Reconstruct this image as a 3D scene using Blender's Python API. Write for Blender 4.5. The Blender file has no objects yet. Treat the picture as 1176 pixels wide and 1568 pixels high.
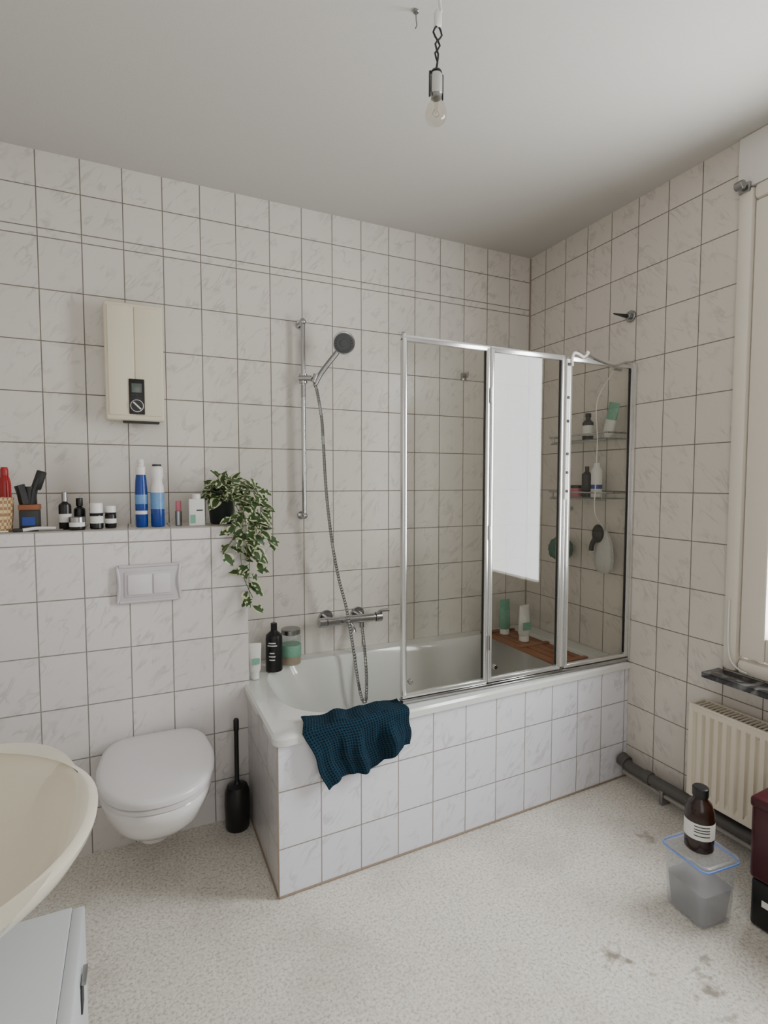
import bpy, bmesh, math, random
from mathutils import Matrix, Vector, Euler
random.seed(7)
S=bpy.context.scene
# ------------------------------------------------------------------ materials
def srgb(r,g,b):
    f=lambda c:(c/255/12.92) if c/255<=.04045 else ((c/255+.055)/1.055)**2.4
    return (f(r),f(g),f(b),1)
def nm(name):
    m=bpy.data.materials.new(name);m.use_nodes=True
    nt=m.node_tree;p=nt.nodes['Principled BSDF'];return m,nt,p
def bump(nt,p,src,dist=.001,strength=.5):
    b=nt.nodes.new('ShaderNodeBump');b.inputs['Strength'].default_value=strength;b.inputs['Distance'].default_value=dist
    nt.links.new(src,b.inputs['Height']);nt.links.new(b.outputs[0],p.inputs['Normal'])
def mat(name,col,rough=.4,metal=0,var=.04,scale=30,bmp=0,spec=.5,coat=0,trans=0):
    m,nt,p=nm(name)
    tc=nt.nodes.new('ShaderNodeTexCoord');n=nt.nodes.new('ShaderNodeTexNoise');n.inputs['Scale'].default_value=scale;n.inputs['Detail'].default_value=3
    nt.links.new(tc.outputs['Object'],n.inputs['Vector'])
    mx=nt.nodes.new('ShaderNodeMix');mx.data_type='RGBA'
    mx.inputs[6].default_value=tuple(c*(1-var) for c in col[:3])+(1,);mx.inputs[7].default_value=tuple(min(1,c*(1+var)) for c in col[:3])+(1,)
    nt.links.new(n.outputs['Fac'],mx.inputs[0]);nt.links.new(mx.outputs[2],p.inputs['Base Color'])
    p.inputs['Roughness'].default_value=rough;p.inputs['Metallic'].default_value=metal
    p.inputs['Specular IOR Level'].default_value=spec;p.inputs['Coat Weight'].default_value=coat
    p.inputs['Transmission Weight'].default_value=trans
    if bmp: bump(nt,p,n.outputs['Fac'],bmp)
    return m
class NT:
    def __init__(s,nt): s.nt=nt
    def m(s,op,a,b=None,c=None):
        n=s.nt.nodes.new('ShaderNodeMath');n.operation=op
        for i,x in enumerate((a,b,c)):
            if x is None: continue
            if isinstance(x,(int,float)): n.inputs[i].default_value=x
            else: s.nt.links.new(x,n.inputs[i])
        return n.outputs[0]
def tile_mat(name,ua,uo,va,vo,pu=.152,pv=.201,g=.0036,base=(216,211,204),grout=(150,140,128),zcap=None,extra=(),seed=0):
    m,nt,p=nm(name);M=NT(nt)
    geo=nt.nodes.new('ShaderNodeNewGeometry');sp=nt.nodes.new('ShaderNodeSeparateXYZ');nt.links.new(geo.outputs['Position'],sp.inputs[0])
    U=sp.outputs['XYZ'.index(ua)];V=sp.outputs['XYZ'.index(va)]
    u=M.m('DIVIDE',M.m('SUBTRACT',U,uo),pu);v=M.m('DIVIDE',M.m('SUBTRACT',V,vo),pv)
    fu=M.m('FRACT',u);fv=M.m('FRACT',v)
    du=M.m('MULTIPLY',M.m('MINIMUM',fu,M.m('SUBTRACT',1,fu)),pu)
    dv=M.m('MULTIPLY',M.m('MINIMUM',fv,M.m('SUBTRACT',1,fv)),pv)
    if zcap is not None:
        dv=M.m('ADD',dv,M.m('GREATER_THAN',V,zcap))
    for z in extra: dv=M.m('MINIMUM',dv,M.m('ABSOLUTE',M.m('SUBTRACT',V,z)))
    d=M.m('MINIMUM',du,dv)
    mr=nt.nodes.new('ShaderNodeMapRange');mr.interpolation_type='SMOOTHSTEP';nt.links.new(d,mr.inputs[0]);mr.inputs[1].default_value=g*.35;mr.inputs[2].default_value=g*.75;mr.inputs[3].default_value=0;mr.inputs[4].default_value=1
    cb=nt.nodes.new('ShaderNodeCombineXYZ');nt.links.new(M.m('FLOOR',u),cb.inputs[0]);nt.links.new(M.m('FLOOR',v),cb.inputs[1]);cb.inputs[2].default_value=seed
    wn=nt.nodes.new('ShaderNodeTexWhiteNoise');nt.links.new(cb.outputs[0],wn.inputs['Vector'])
    c2=nt.nodes.new('ShaderNodeCombineXYZ');nt.links.new(U,c2.inputs[0]);nt.links.new(V,c2.inputs[1]);nt.links.new(M.m('MULTIPLY',wn.outputs['Value'],9),c2.inputs[2])
    mp=nt.nodes.new('ShaderNodeMapping');mp.vector_type='TEXTURE';mp.inputs['Rotation'].default_value=(0,0,math.radians(50));mp.inputs['Scale'].default_value=(1/7,1/20,1);nt.links.new(c2.outputs[0],mp.inputs[0])
    n=nt.nodes.new('ShaderNodeTexNoise');n.inputs['Scale'].default_value=1.0;n.inputs['Detail'].default_value=4;n.inputs['Roughness'].default_value=.5;n.inputs['Distortion'].default_value=.6;nt.links.new(mp.outputs[0],n.inputs['Vector'])
    v1=M.m('ABSOLUTE',M.m('SUBTRACT',n.outputs['Fac'],.5))
    vr=nt.nodes.new('ShaderNodeMapRange');vr.interpolation_type='SMOOTHSTEP';nt.links.new(v1,vr.inputs[0]);vr.inputs[1].default_value=0;vr.inputs[2].default_value=.055;vr.inputs[3].default_value=.34;vr.inputs[4].default_value=0
    n2=nt.nodes.new('ShaderNodeTexNoise');n2.inputs['Scale'].default_value=12;n2.inputs['Detail'].default_value=2;nt.links.new(c2.outputs[0],n2.inputs['Vector'])
    f2=nt.nodes.new('ShaderNodeMapRange');nt.links.new(n2.outputs['Fac'],f2.inputs[0]);f2.inputs[1].default_value=.44;f2.inputs[2].default_value=.64
    vein=M.m('MULTIPLY',vr.outputs[0],f2.outputs[0])
    mx=nt.nodes.new('ShaderNodeMix');mx.data_type='RGBA';b=srgb(*base);mx.inputs[6].default_value=b;mx.inputs[7].default_value=srgb(150,146,144)
    nt.links.new(M.m('ADD',vein,M.m('MULTIPLY',wn.outputs['Value'],.07)),mx.inputs[0])
    m3=nt.nodes.new('ShaderNodeMix');m3.data_type='RGBA';m3.inputs[6].default_value=srgb(*grout);nt.links.new(mx.outputs[2],m3.inputs[7]);nt.links.new(mr.outputs[0],m3.inputs[0])
    nt.links.new(m3.outputs[2],p.inputs['Base Color'])
    r=nt.nodes.new('ShaderNodeMapRange');nt.links.new(mr.outputs[0],r.inputs[0]);r.inputs[3].default_value=.85;r.inputs[4].default_value=.24;nt.links.new(r.outputs[0],p.inputs['Roughness'])
    hb=M.m('ADD',mr.outputs[0],M.m('MULTIPLY',n2.outputs['Fac'],.12))
    bump(nt,p,hb,.0015,.6)
    return m
G=(122,115,106);G2=(138,133,128)
T_back=tile_mat('tile_back','X',-.148,'Z',1.360,zcap=2.375,extra=(2.398,2.553),grout=G)
T_right=tile_mat('tile_right','Y',-.432,'Z',1.360,grout=G,seed=3,base=(212,205,196))
T_left=tile_mat('tile_left','Y',-.4,'Z',1.360,grout=G,seed=4)
T_rear=tile_mat('tile_rear','X',-.1,'Z',1.360,grout=G,seed=5)
T_boxf=tile_mat('tile_box_front','X',-1.833,'Z',1.178,pu=.150,grout=G2,base=(218,214,213),seed=6)
T_boxs=tile_mat('tile_box_side','Y',-.282,'Z',1.178,grout=G2,seed=7)
T_boxt=tile_mat('tile_box_top','X',-1.833,'Y',-.10,pu=.150,grout=G2,seed=8)
T_tubf=tile_mat('tile_tub_front_daylit','X',-1.697,'Z',.170,pv=.199,grout=(150,144,139),base=(228,228,236),extra=(.002,),seed=9)  # cool window daylight on the front painted in as a brighter, bluish base
T_tubs=tile_mat('tile_tub_side_shaded','Y',-.802,'Z',.170,pv=.199,grout=(136,130,125),base=(204,200,201),extra=(.002,),seed=10)  # same tiles as the front, the side panel's shade painted in as darker colours
# floor
m,nt,p=nm('floor_speckled_vinyl');M=NT(nt)
geo=nt.nodes.new('ShaderNodeNewGeometry')
n1=nt.nodes.new('ShaderNodeTexNoise');n1.inputs['Scale'].default_value=110;n1.inputs['Detail'].default_value=4;n1.inputs['Roughness'].default_value=.7
n2=nt.nodes.new('ShaderNodeTexNoise');n2.inputs['Scale'].default_value=3.2;n2.inputs['Detail'].default_value=7;n2.inputs['Roughness'].default_value=.62
vo=nt.nodes.new('ShaderNodeTexVoronoi');vo.inputs['Scale'].default_value=110
for n in (n1,n2,vo): nt.links.new(geo.outputs['Position'],n.inputs['Vector'])
cr=nt.nodes.new('ShaderNodeValToRGB');e=cr.color_ramp.elements;e[0].position=.36;e[0].color=srgb(178,172,160);e[1].position=.62;e[1].color=srgb(234,230,222)
x=cr.color_ramp.elements.new(.47);x.color=srgb(217,212,202)
nt.links.new(n1.outputs['Fac'],cr.inputs[0])
ms=nt.nodes.new('ShaderNodeMapRange');nt.links.new(vo.outputs['Color'],ms.inputs[0]);ms.inputs[1].default_value=.22;ms.inputs[2].default_value=.0;ms.inputs[3].default_value=0;ms.inputs[4].default_value=.45
mxa=nt.nodes.new('ShaderNodeMix');mxa.data_type='RGBA';nt.links.new(ms.outputs[0],mxa.inputs[0]);nt.links.new(cr.outputs[0],mxa.inputs[6]);mxa.inputs[7].default_value=srgb(178,169,152)
dr=nt.nodes.new('ShaderNodeMapRange');nt.links.new(n2.outputs['Fac'],dr.inputs[0]);dr.inputs[1].default_value=.46;dr.inputs[2].default_value=.78;dr.inputs[3].default_value=0;dr.inputs[4].default_value=.42
tot=dr.outputs[0]
sp=nt.nodes.new('ShaderNodeSeparateXYZ');nt.links.new(geo.outputs['Position'],sp.inputs[0])
n4=nt.nodes.new('ShaderNodeTexNoise');n4.inputs['Scale'].default_value=26;n4.inputs['Detail'].default_value=5;nt.links.new(geo.outputs['Position'],n4.inputs['Vector'])
for (sx,sy,rr,st) in [(-.85,-1.44,.055,1),(-.69,-1.62,.06,1),(-.63,-1.57,.04,.8),(-.73,-1.70,.045,.7),(-.67,-1.14,.022,.9),(-.30,-1.10,.06,.7),(-.60,-1.33,.035,.6),(-.80,-1.53,.03,.6)]:
    ax=M.m('SUBTRACT',sp.outputs[0],sx);ay=M.m('SUBTRACT',sp.outputs[1],sy)
    d=M.m('SQRT',M.m('ADD',M.m('MULTIPLY',ax,ax),M.m('MULTIPLY',ay,ay)))
    d=M.m('ADD',d,M.m('MULTIPLY',M.m('SUBTRACT',n4.outputs['Fac'],.42),.22))
    k=nt.nodes.new('ShaderNodeMapRange');nt.links.new(d,k.inputs[0]);k.inputs[1].default_value=rr;k.inputs[2].default_value=rr*.3;k.inputs[3].default_value=0;k.inputs[4].default_value=st
    tot=M.m('MAXIMUM',tot,k.outputs[0])
mxb=nt.nodes.new('ShaderNodeMix');mxb.data_type='RGBA';nt.links.new(tot,mxb.inputs[0]);nt.links.new(mxa.outputs[2],mxb.inputs[6]);mxb.inputs[7].default_value=srgb(142,133,121)
nt.links.new(mxb.outputs[2],p.inputs['Base Color']);p.inputs['Roughness'].default_value=.5
bump(nt,p,n1.outputs['Fac'],.0005,.35)
FLOOR=m
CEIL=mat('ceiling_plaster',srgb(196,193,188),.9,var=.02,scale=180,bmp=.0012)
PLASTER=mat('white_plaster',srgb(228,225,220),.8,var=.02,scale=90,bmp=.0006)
ENAMEL=mat('white_enamel',srgb(216,217,214),.12,var=.01,scale=4,coat=.4)
CERAM=mat('white_ceramic',srgb(222,219,218),.12,var=.01,scale=4,coat=.5)
SEATP=mat('toilet_seat_plastic',srgb(216,213,214),.28,var=.01,scale=4)
PLATE=mat('flush_plate_plastic',srgb(196,191,195),.35,var=.01,scale=4)
PLATE2=mat('flush_button_plastic',srgb(212,207,211),.3,var=.01,scale=4)
SINKC=mat('sink_ceramic',srgb(222,215,197),.15,var=.01,scale=4,coat=.4)
CREAM=mat('cream_plastic',srgb(222,214,192),.4,var=.01)
WPLAS=mat('white_plastic',srgb(228,226,224),.35,var=.01)
FRAMEW=mat('window_frame_paint',srgb(224,217,205),.4,var=.02)
RADW=mat('radiator_enamel',srgb(214,205,187),.35,var=.01)
CHROME=mat('chrome',(.46,.46,.47,1),.12,1,var=.02)
STEEL=mat('brushed_metal',(.34,.34,.34,1),.3,1,var=.04)
ALU=mat('white_aluminium',srgb(212,212,210),.2,.75,var=.02)
HEADG=mat('shower_head_grey',srgb(80,82,85),.35,.3)
BLACK=mat('black_plastic',srgb(14,14,16),.35)
DARK=mat('dark_grey_plastic',srgb(40,41,43),.5)
LCD=mat('lcd_screen',srgb(85,95,90),.2)
PIPEG=mat('grey_pipe',srgb(84,81,78),.5)
PIPEL=mat('light_grey_pipe',srgb(160,154,148),.45)
BLUE=mat('blue_plastic',srgb(22,60,140),.25)
LBLUE=mat('light_blue_label',srgb(105,150,200),.35,var=.25,scale=60)
RED=mat('red_plastic',srgb(165,22,28),.25)
MAROON=mat('maroon_plastic',srgb(60,4,17),.3)
LABEL=mat('white_label',srgb(222,222,218),.5,var=.08,scale=120)
LABG=mat('green_label',srgb(120,170,148),.5,var=.2,scale=90)
PINK=mat('pink_plastic',srgb(205,120,135),.4)
BAMBOO=mat('bamboo_wood',srgb(138,84,50),.5,var=.2,scale=18)
AMBER=mat('brown_bottle',srgb(40,20,12),.15)
CAULK=mat('caulk_brown',srgb(146,130,114),.7)
TRIMG=mat('tile_edge_trim',srgb(156,150,142),.6)
LOOF=mat('green_loofah_mesh',srgb(50,98,82),.7,var=.5,scale=90)
MESHB=mat('mesh_bag_fabric',srgb(190,190,188),.8,var=.15,scale=120,bmp=.002)
SOIL=mat('soil',srgb(50,38,28),.95)
POT=mat('dark_green_pot',srgb(30,40,37),.4)
LEAFG=mat('leaf_green',srgb(58,84,46),.42,var=.35,scale=40)
LEAFC=mat('leaf_cream',srgb(200,202,164),.45,var=.12,scale=40)
STEM=mat('plant_stem',srgb(96,112,66),.6)
CAB=mat('cabinet_lacquer',srgb(194,199,201),.4,var=.01)
TAPE=mat('bath_salt',srgb(170,150,120),.5,var=.3,scale=200)
m,nt,p=nm('dark_marble_sill');tc=nt.nodes.new('ShaderNodeTexCoord');n=nt.nodes.new('ShaderNodeTexNoise');n.inputs['Scale'].default_value=9;n.inputs['Detail'].default_value=8;n.inputs['Distortion'].default_value=2;nt.links.new(tc.outputs['Object'],n.inputs[0])
cr=nt.nodes.new('ShaderNodeValToRGB');cr.color_ramp.elements[0].position=.45;cr.color_ramp.elements[0].color=srgb(34,34,36);cr.color_ramp.elements[1].position=.78;cr.color_ramp.elements[1].color=srgb(150,150,150);nt.links.new(n.outputs['Fac'],cr.inputs[0]);nt.links.new(cr.outputs[0],p.inputs['Base Color']);p.inputs['Roughness'].default_value=.25
SILL=m
m,nt,p=nm('rattan_weave');tc=nt.nodes.new('ShaderNodeTexCoord');w=nt.nodes.new('ShaderNodeTexChecker');w.inputs['Scale'].default_value=90;w.inputs[1].default_value=srgb(205,178,136);w.inputs[2].default_value=srgb(150,115,75);nt.links.new(tc.outputs['Object'],w.inputs[0]);nt.links.new(w.outputs[0],p.inputs['Base Color']);p.inputs['Roughness'].default_value=.7;bump(nt,p,w.outputs['Fac'],.002,.8)
RATTAN=m
m,nt,p=nm('teal_waffle_cotton');M=NT(nt);tc=nt.nodes.new('ShaderNodeUVMap');sp=nt.nodes.new('ShaderNodeSeparateXYZ');nt.links.new(tc.outputs[0],sp.inputs[0])
a=M.m('SINE',M.m('MULTIPLY',sp.outputs[0],2*math.pi*38));b=M.m('SINE',M.m('MULTIPLY',sp.outputs[1],2*math.pi*34))
h=M.m('MAXIMUM',a,b)
mr=nt.nodes.new('ShaderNodeMapRange');nt.links.new(h,mr.inputs[0]);mr.inputs[1].default_value=-.6;mr.inputs[2].default_value=1
mx=nt.nodes.new('ShaderNodeMix');mx.data_type='RGBA';mx.inputs[6].default_value=srgb(8,22,32);mx.inputs[7].default_value=srgb(22,54,72);nt.links.new(mr.outputs[0],mx.inputs[0]);nt.links.new(mx.outputs[2],p.inputs['Base Color'])
p.inputs['Roughness'].default_value=.95;p.inputs['Specular IOR Level'].default_value=.2;bump(nt,p,mr.outputs[0],.004,.8)
TOWEL=m
# thin glass: same fresnel for front and back faces
def glassmat(name,tint,ior=1.6,rough=0.0,milk=0,mcol=(.8,.82,.85,1)):
    m=bpy.data.materials.new(name);m.use_nodes=True;nt=m.node_tree;nt.nodes.clear();M=NT(nt)
    o=nt.nodes.new('ShaderNodeOutputMaterial');t=nt.nodes.new('ShaderNodeBsdfTransparent');t.inputs[0].default_value=tint
    g=nt.nodes.new('ShaderNodeBsdfGlossy');g.inputs['Roughness'].default_value=rough;g.inputs[0].default_value=(1,1,1,1)
    fr=nt.nodes.new('ShaderNodeFresnel');geo=nt.nodes.new('ShaderNodeNewGeometry')
    nt.links.new(M.m('ADD',ior,M.m('MULTIPLY',geo.outputs['Backfacing'],1/ior-ior)),fr.inputs[0])
    mx=nt.nodes.new('ShaderNodeMixShader');nt.links.new(fr.outputs[0],mx.inputs[0]);nt.links.new(t.outputs[0],mx.inputs[1]);nt.links.new(g.outputs[0],mx.inputs[2])
    out=mx.outputs[0]
    if milk:
        d=nt.nodes.new('ShaderNodeBsdfTranslucent');d.inputs[0].default_value=mcol
        d0=nt.nodes.new('ShaderNodeBsdfDiffuse');d0.inputs[0].default_value=mcol
        ma=nt.nodes.new('ShaderNodeMixShader');ma.inputs[0].default_value=.5;nt.links.new(d.outputs[0],ma.inputs[1]);nt.links.new(d0.outputs[0],ma.inputs[2])
        m2=nt.nodes.new('ShaderNodeMixShader');m2.inputs[0].default_value=milk;nt.links.new(out,m2.inputs[1]);nt.links.new(ma.outputs[0],m2.inputs[2]);out=m2.outputs[0]
    nt.links.new(out,o.inputs[0]);return m
GLASS=glassmat('shower_glass',(.915,.915,.895,1),1.38)
SHELFG=glassmat('shelf_glass',(.80,.84,.83,1),1.5)
BULBG=glassmat('bulb_glass',(.93,.91,.86,1),1.5)
PANE=glassmat('window_glass',(.97,.98,.98,1),1.45)
CLEARP=glassmat('clear_plastic_bottle',(.9,.92,.92,1),1.4,.1,.12)
TUPP=glassmat('translucent_plastic',(.92,.93,.94,1),1.35,.25,.18,(.75,.76,.78,1))
TUPM=glassmat('milky_plastic_content',(.7,.7,.71,1),1.2,.4,.6,(.62,.62,.63,1))
# ------------------------------------------------------------------ builder
class B:
    def __init__(s,name): s.name=name;s.v=[];s.f=[];s.fm=[];s.mats=[];s.uv=None
    def mi(s,m):
        if m not in s.mats: s.mats.append(m)
        return s.mats.index(m)
    def raw(s,m,vs,fs,M=None):
        o=len(s.v);k=s.mi(m)
        for v in vs:
            v=Vector(v); s.v.append(M@v if M else v)
        for f in fs: s.f.append(tuple(i+o for i in f));s.fm.append(k)
    def bm(s,m,bm,M=None):
        bm.verts.index_update()
        s.raw(m,[v.co.copy() for v in bm.verts],[[v.index for v in f.verts] for f in bm.faces],M);bm.free()
    def box(s,m,lo,hi,bev=0,seg=2,M=None):
        b=bmesh.new();bmesh.ops.create_cube(b,size=1)
        for v in b.verts: v.co=Vector([(lo[i]+hi[i])/2+v.co[i]*(hi[i]-lo[i]) for i in range(3)])
        if bev: bmesh.ops.bevel(b,geom=b.edges[:],offset=bev,segments=seg,affect='EDGES',profile=.5)
        s.bm(m,b,M)
    def lathe(s,m,prof,loc=(0,0,0),seg=28,M=None):
        vs=[];fs=[];n=len(prof)
        for i in range(seg):
            a=2*math.pi*i/seg
            for r,z in prof: vs.append((loc[0]+r*math.cos(a),loc[1]+r*math.sin(a),loc[2]+z))
        for i in range(seg):
            j=(i+1)%seg
            for k in range(n-1): fs.append((i*n+k,j*n+k,j*n+k+1,i*n+k+1))
        if prof[0][0]>1e-3: fs.append(tuple((i*n) for i in reversed(range(seg))))
        if prof[-1][0]>1e-3: fs.append(tuple(i*n+n-1 for i in range(seg)))
        s.raw(m,vs,fs,M)
    def cyl(s,m,p0,p1,r,seg=20,r2=None):
        p0=Vector(p0);p1=Vector(p1);d=p1-p0;L=d.length
        q=d.to_track_quat('Z','Y').to_matrix().to_4x4()
        r2=r if r2 is None else r2
        e=min(.0015,r*.2,L*.2)
        s.lathe(m,[(r-e,0),(r,e),(r2,L-e),(r2-e,L)],seg=seg,M=Matrix.Translation(p0)@q)
    def sph(s,m,c,r,M=None,sc=(1,1,1),u=20,v=14):
        b=bmesh.new();bmesh.ops.create_uvsphere(b,u_segments=u,v_segments=v,radius=r)
        for x in b.verts: x.co=Vector((x.co.x*sc[0]+c[0],x.co.y*sc[1]+c[1],x.co.z*sc[2]+c[2]))
        s.bm(m,b,M)
    def loft(s,m,rings,cap0=True,cap1=True,M=None):
        n=len(rings[0]);vs=[p for r in rings for p in r];fs=[]
        for a in range(len(rings)-1):
            for i in range(n):
                j=(i+1)%n;fs.append((a*n+i,a*n+j,(a+1)*n+j,(a+1)*n+i))
        if cap0: fs.append(tuple(reversed(range(n))))
        if cap1: fs.append(tuple(range((len(rings)-1)*n,len(rings)*n)))
        s.raw(m,vs,fs,M)
    def tube(s,m,pts,r,seg=8,step=.01,rib=None):
        pts=[Vector(p) for p in pts];sm=[]
        P=[pts[0]*2-pts[1]]+pts+[pts[-1]*2-pts[-2]]
        for i in range(1,len(P)-2):
            k=max(2,int((P[i+1]-P[i]).length/step))
            for j in range(k):
                t=j/k;a,b,c,d=P[i-1:i+3]
                sm.append(.5*((2*b)+(c-a)*t+(2*a-5*b+4*c-d)*t*t+(3*b-a-3*c+d)*t**3))
        sm.append(pts[-1]);rings=[];up=None
        for i,q in enumerate(sm):
            t=(sm[min(i+1,len(sm)-1)]-sm[max(i-1,0)]).normalized()
            if up is None: up=t.orthogonal().normalized()
            up=(up-t*up.dot(t)).normalized();w=t.cross(up)
            rr=r if rib is None else (r if i%2 else r*rib)
            rings.append([q+(up*math.cos(2*math.pi*k/seg)+w*math.sin(2*math.pi*k/seg))*rr for k in range(seg)])
        s.loft(m,rings)
    def done(s,smooth=True,ang=35,parent=None):
        me=bpy.data.meshes.new(s.name);me.from_pydata([tuple(v) for v in s.v],[],s.f)
        for m in s.mats: me.materials.append(m)
        me.polygons.foreach_set('material_index',s.fm);me.update()
        b=bmesh.new();b.from_mesh(me);bmesh.ops.recalc_face_normals(b,faces=b.faces[:]);b.to_mesh(me);b.free()
        if smooth:
            me.polygons.foreach_set('use_smooth',[True]*len(me.polygons));me.set_sharp_from_angle(angle=math.radians(ang))
        o=bpy.data.objects.new(s.name,me);bpy.context.collection.objects.link(o)
        xs=[v.co for v in me.vertices]
        c=Vector(((min(v.x for v in xs)+max(v.x for v in xs))/2,(min(v.y for v in xs)+max(v.y for v in xs))/2,min(v.z for v in xs)))
        me.transform(Matrix.Translation(-c));o.location=c
        return o
H=2.692
XL=-2.75;YR=-3.3
# ------------------------------------------------------------------ room shell
b=B('floor');b.box(FLOOR,(XL-.1,YR-.1,-.1),(.3,.1,0));b.done(False)
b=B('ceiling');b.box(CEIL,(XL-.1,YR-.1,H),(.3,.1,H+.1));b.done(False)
b=B('wall_back');b.box(T_back,(XL-.1,0,0),(.3,.1,H));b.done(False)
b=B('wall_left');b.box(T_left,(XL-.1,YR,0),(XL,0,H));b.done(False)
b=B('wall_rear');b.box(T_rear,(XL,YR-.1,0),(0,YR,H));b.done(False)
WY0,WY1,WZ0,WZ1=-1.192,-2.06,.665,2.50
b=B('wall_right')
b.box(T_right,(0,WY0,0),(.3,0,H));b.box(T_right,(0,YR,0),(.3,WY1,H));b.box(T_right,(0,WY1,0),(.3,WY0,WZ0));b.box(PLASTER,(0,WY1,WZ1),(.3,WY0,H))
b.done(False)
b=B('trim_1');b.box(PLASTER,(-.012,WY1-.02,WZ1),(-.0005,WY0+.004,H-.001),.004);b.done()
b=B('trim_2');b.cyl(CAULK,(-.003,-.003,.56),(-.003,-.003,H-.005),.004,8);b.done()
# window
b=B('window_1')
y0,y1,z0,z1=WY0,WY1,WZ0+.0,WZ1
def frame(b,m,y0,y1,z0,z1,w,x0,x1,bev):
    b.box(m,(x0,y0-w,z0),(x1,y0,z1),bev);b.box(m,(x0,y1,z0),(x1,y1+w,z1),bev)
    b.box(m,(x0,y1+w,z0),(x1,y0-w,z0+w),bev);b.box(m,(x0,y1+w,z1-w),(x1,y0-w,z1),bev)
frame(b,FRAMEW,y0-.001,y1+.001,z0+.003,z1-.001,.058,-.020,.07,.018)
frame(b,FRAMEW,y0-.064,y1+.064,z0+.07,z1-.06,.092,-.012,.05,.008)
b.box(PANE,(.022,y1+.148,z0+.155),(.026,y0-.148,z1-.145))
b.box(DARK,(.052,y1+.06,z0+.06),(.056,y0-.06,z0+.072))
b.done()
b=B('windowsill');b.box(SILL,(-.105,WY1-.03,.640),(-.001,WY0+.02,.663),.003);b.done()
b=B('blind_cord');b.tube(WPLAS,[(-.026,-1.222,.95),(-.026,-1.222,.80),(-.028,-1.235,.72),(-.03,-1.27,.69),(-.03,-1.30,.685)],.003,6);b.done()
# ------------------------------------------------------------------ toilet box / ledge
b=B('trim_3')
bx0,bx1,by,bz=XL,-1.690,-.282,1.228
vs=[(bx0,by,0),(bx1,by,0),(bx1,0,0),(bx0,0,0),(bx0,by,bz),(bx1,by,bz),(bx1,0,bz),(bx0,0,bz)]
b.raw(T_boxf,vs,[(0,1,5,4)]);b.raw(T_boxs,vs,[(1,2,6,5),(3,0,4,7)]);b.raw(T_boxt,vs,[(4,5,6,7)])
b.box(TRIMG,(bx0,by-.002,bz-.004),(bx1+.001,by-.0002,bz+.0008),.0008)
b.done(False)
# ------------------------------------------------------------------ bathtub
b=B('bathtub')
TL,RZ=-1.697,.558
def fy(x): return -.802+(x-TL)/(-TL)*.058
b.raw(T_tubf,[(TL,fy(TL),0),(-.001,fy(0),0),(-.001,fy(0),.53),(TL,fy(TL),.53)],[(0,1,2,3)])
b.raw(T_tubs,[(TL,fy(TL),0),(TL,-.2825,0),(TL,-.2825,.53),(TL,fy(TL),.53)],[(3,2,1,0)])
b.cyl(CAULK,(TL,fy(TL)-.001,.004),(-.002,fy(0)-.001,.004),.004,6)
b.cyl(CAULK,(TL-.001,-.284,.004),(TL-.001,fy(TL),.004),.004,6)
b.cyl(CAULK,(TL-.0015,fy(TL)-.0015,.004),(TL-.0015,fy(TL)-.0015,.528),.002,6)
cx,cy=-.86,-.40
def ray(poly,th):
    d=Vector((math.cos(th),math.sin(th)));best=None
    n=len(poly)
    for i in range(n):
        a=Vector(poly[i])-Vector((cx,cy));c=Vector(poly[(i+1)%n])-Vector((cx,cy));s_=c-a
        den=d.x*s_.y-d.y*s_.x
        if abs(den)<1e-12: continue
        t=(a.x*s_.y-a.y*s_.x)/den;u=(a.x*d.y-a.y*d.x)/den
        if t>0 and -1e-6<=u<=1+1e-6 and (best is None or t>best): best=t
    return Vector((cx,cy))+d*best
def rrect(x0,x1,y0,y1,rl,rr,n=12):
    P=[]
    for (qx,qy,r,a0) in [(x1-rr,y1-rr,rr,0),(x0+rl,y1-rl,rl,90),(x0+rl,y0+rl,rl,180),(x1-rr,y0+rr,rr,270)]:
        for k in range(n+1):
            a=math.radians(a0+90*k/n);P.append((qx+r*math.cos(a),qy+r*math.sin(a)))
    return P
o=.012
def och(i):
    c=.03
    return [(-.001,-.001),(TL+.006,-.001),(TL+.006,-.283),(TL-o+i,-.284),(TL-o+i,fy(TL)-o+i+c),(TL-o+i+c*.3,fy(TL)-o+i+c*.3),(TL-o+i+c,fy(TL)-o+i),(-.001,fy(0)-o+i)]
outer=och(0);outer2=och(.008)
angs=sorted(set([2*math.pi*k/144 for k in range(144)]+[math.atan2(q[1]-cy,q[0]-cx)%(2*math.pi) for q in outer]))
def ring(poly,z): return [Vector((*ray(poly,t),z)) for t in angs]
ix0,ix1,iy0,iy1=-1.615,-.10,-.705,-.085
R=[ring(outer,.528),ring(outer,.550),ring(outer2,RZ),
   ring(rrect(ix0,ix1,iy0,iy1,.22,.13),RZ+.001)]
for k,(dx0,dx1,dy,z) in enumerate([(.006,.004,.004,.553),(.014,.008,.010,.54),(.03,.014,.016,.50),(.09,.03,.03,.40),(.18,.05,.05,.28),(.27,.07,.075,.19),(.34,.10,.11,.15),(.42,.16,.17,.135)]):
    R.append(ring(rrect(ix0+dx0,ix1-dx1,iy0+dy,iy1-dy,.20,.12),z))
b.loft(ENAMEL,R,False,True)
b.cyl(CHROME,(-1.572,-.40,.44),(-1.545,-.40,.435),.03,20)
b.cyl(CHROME,(-.95,-.40,.136),(-.95,-.40,.142),.03,20)
b.done(ang=40)
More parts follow.
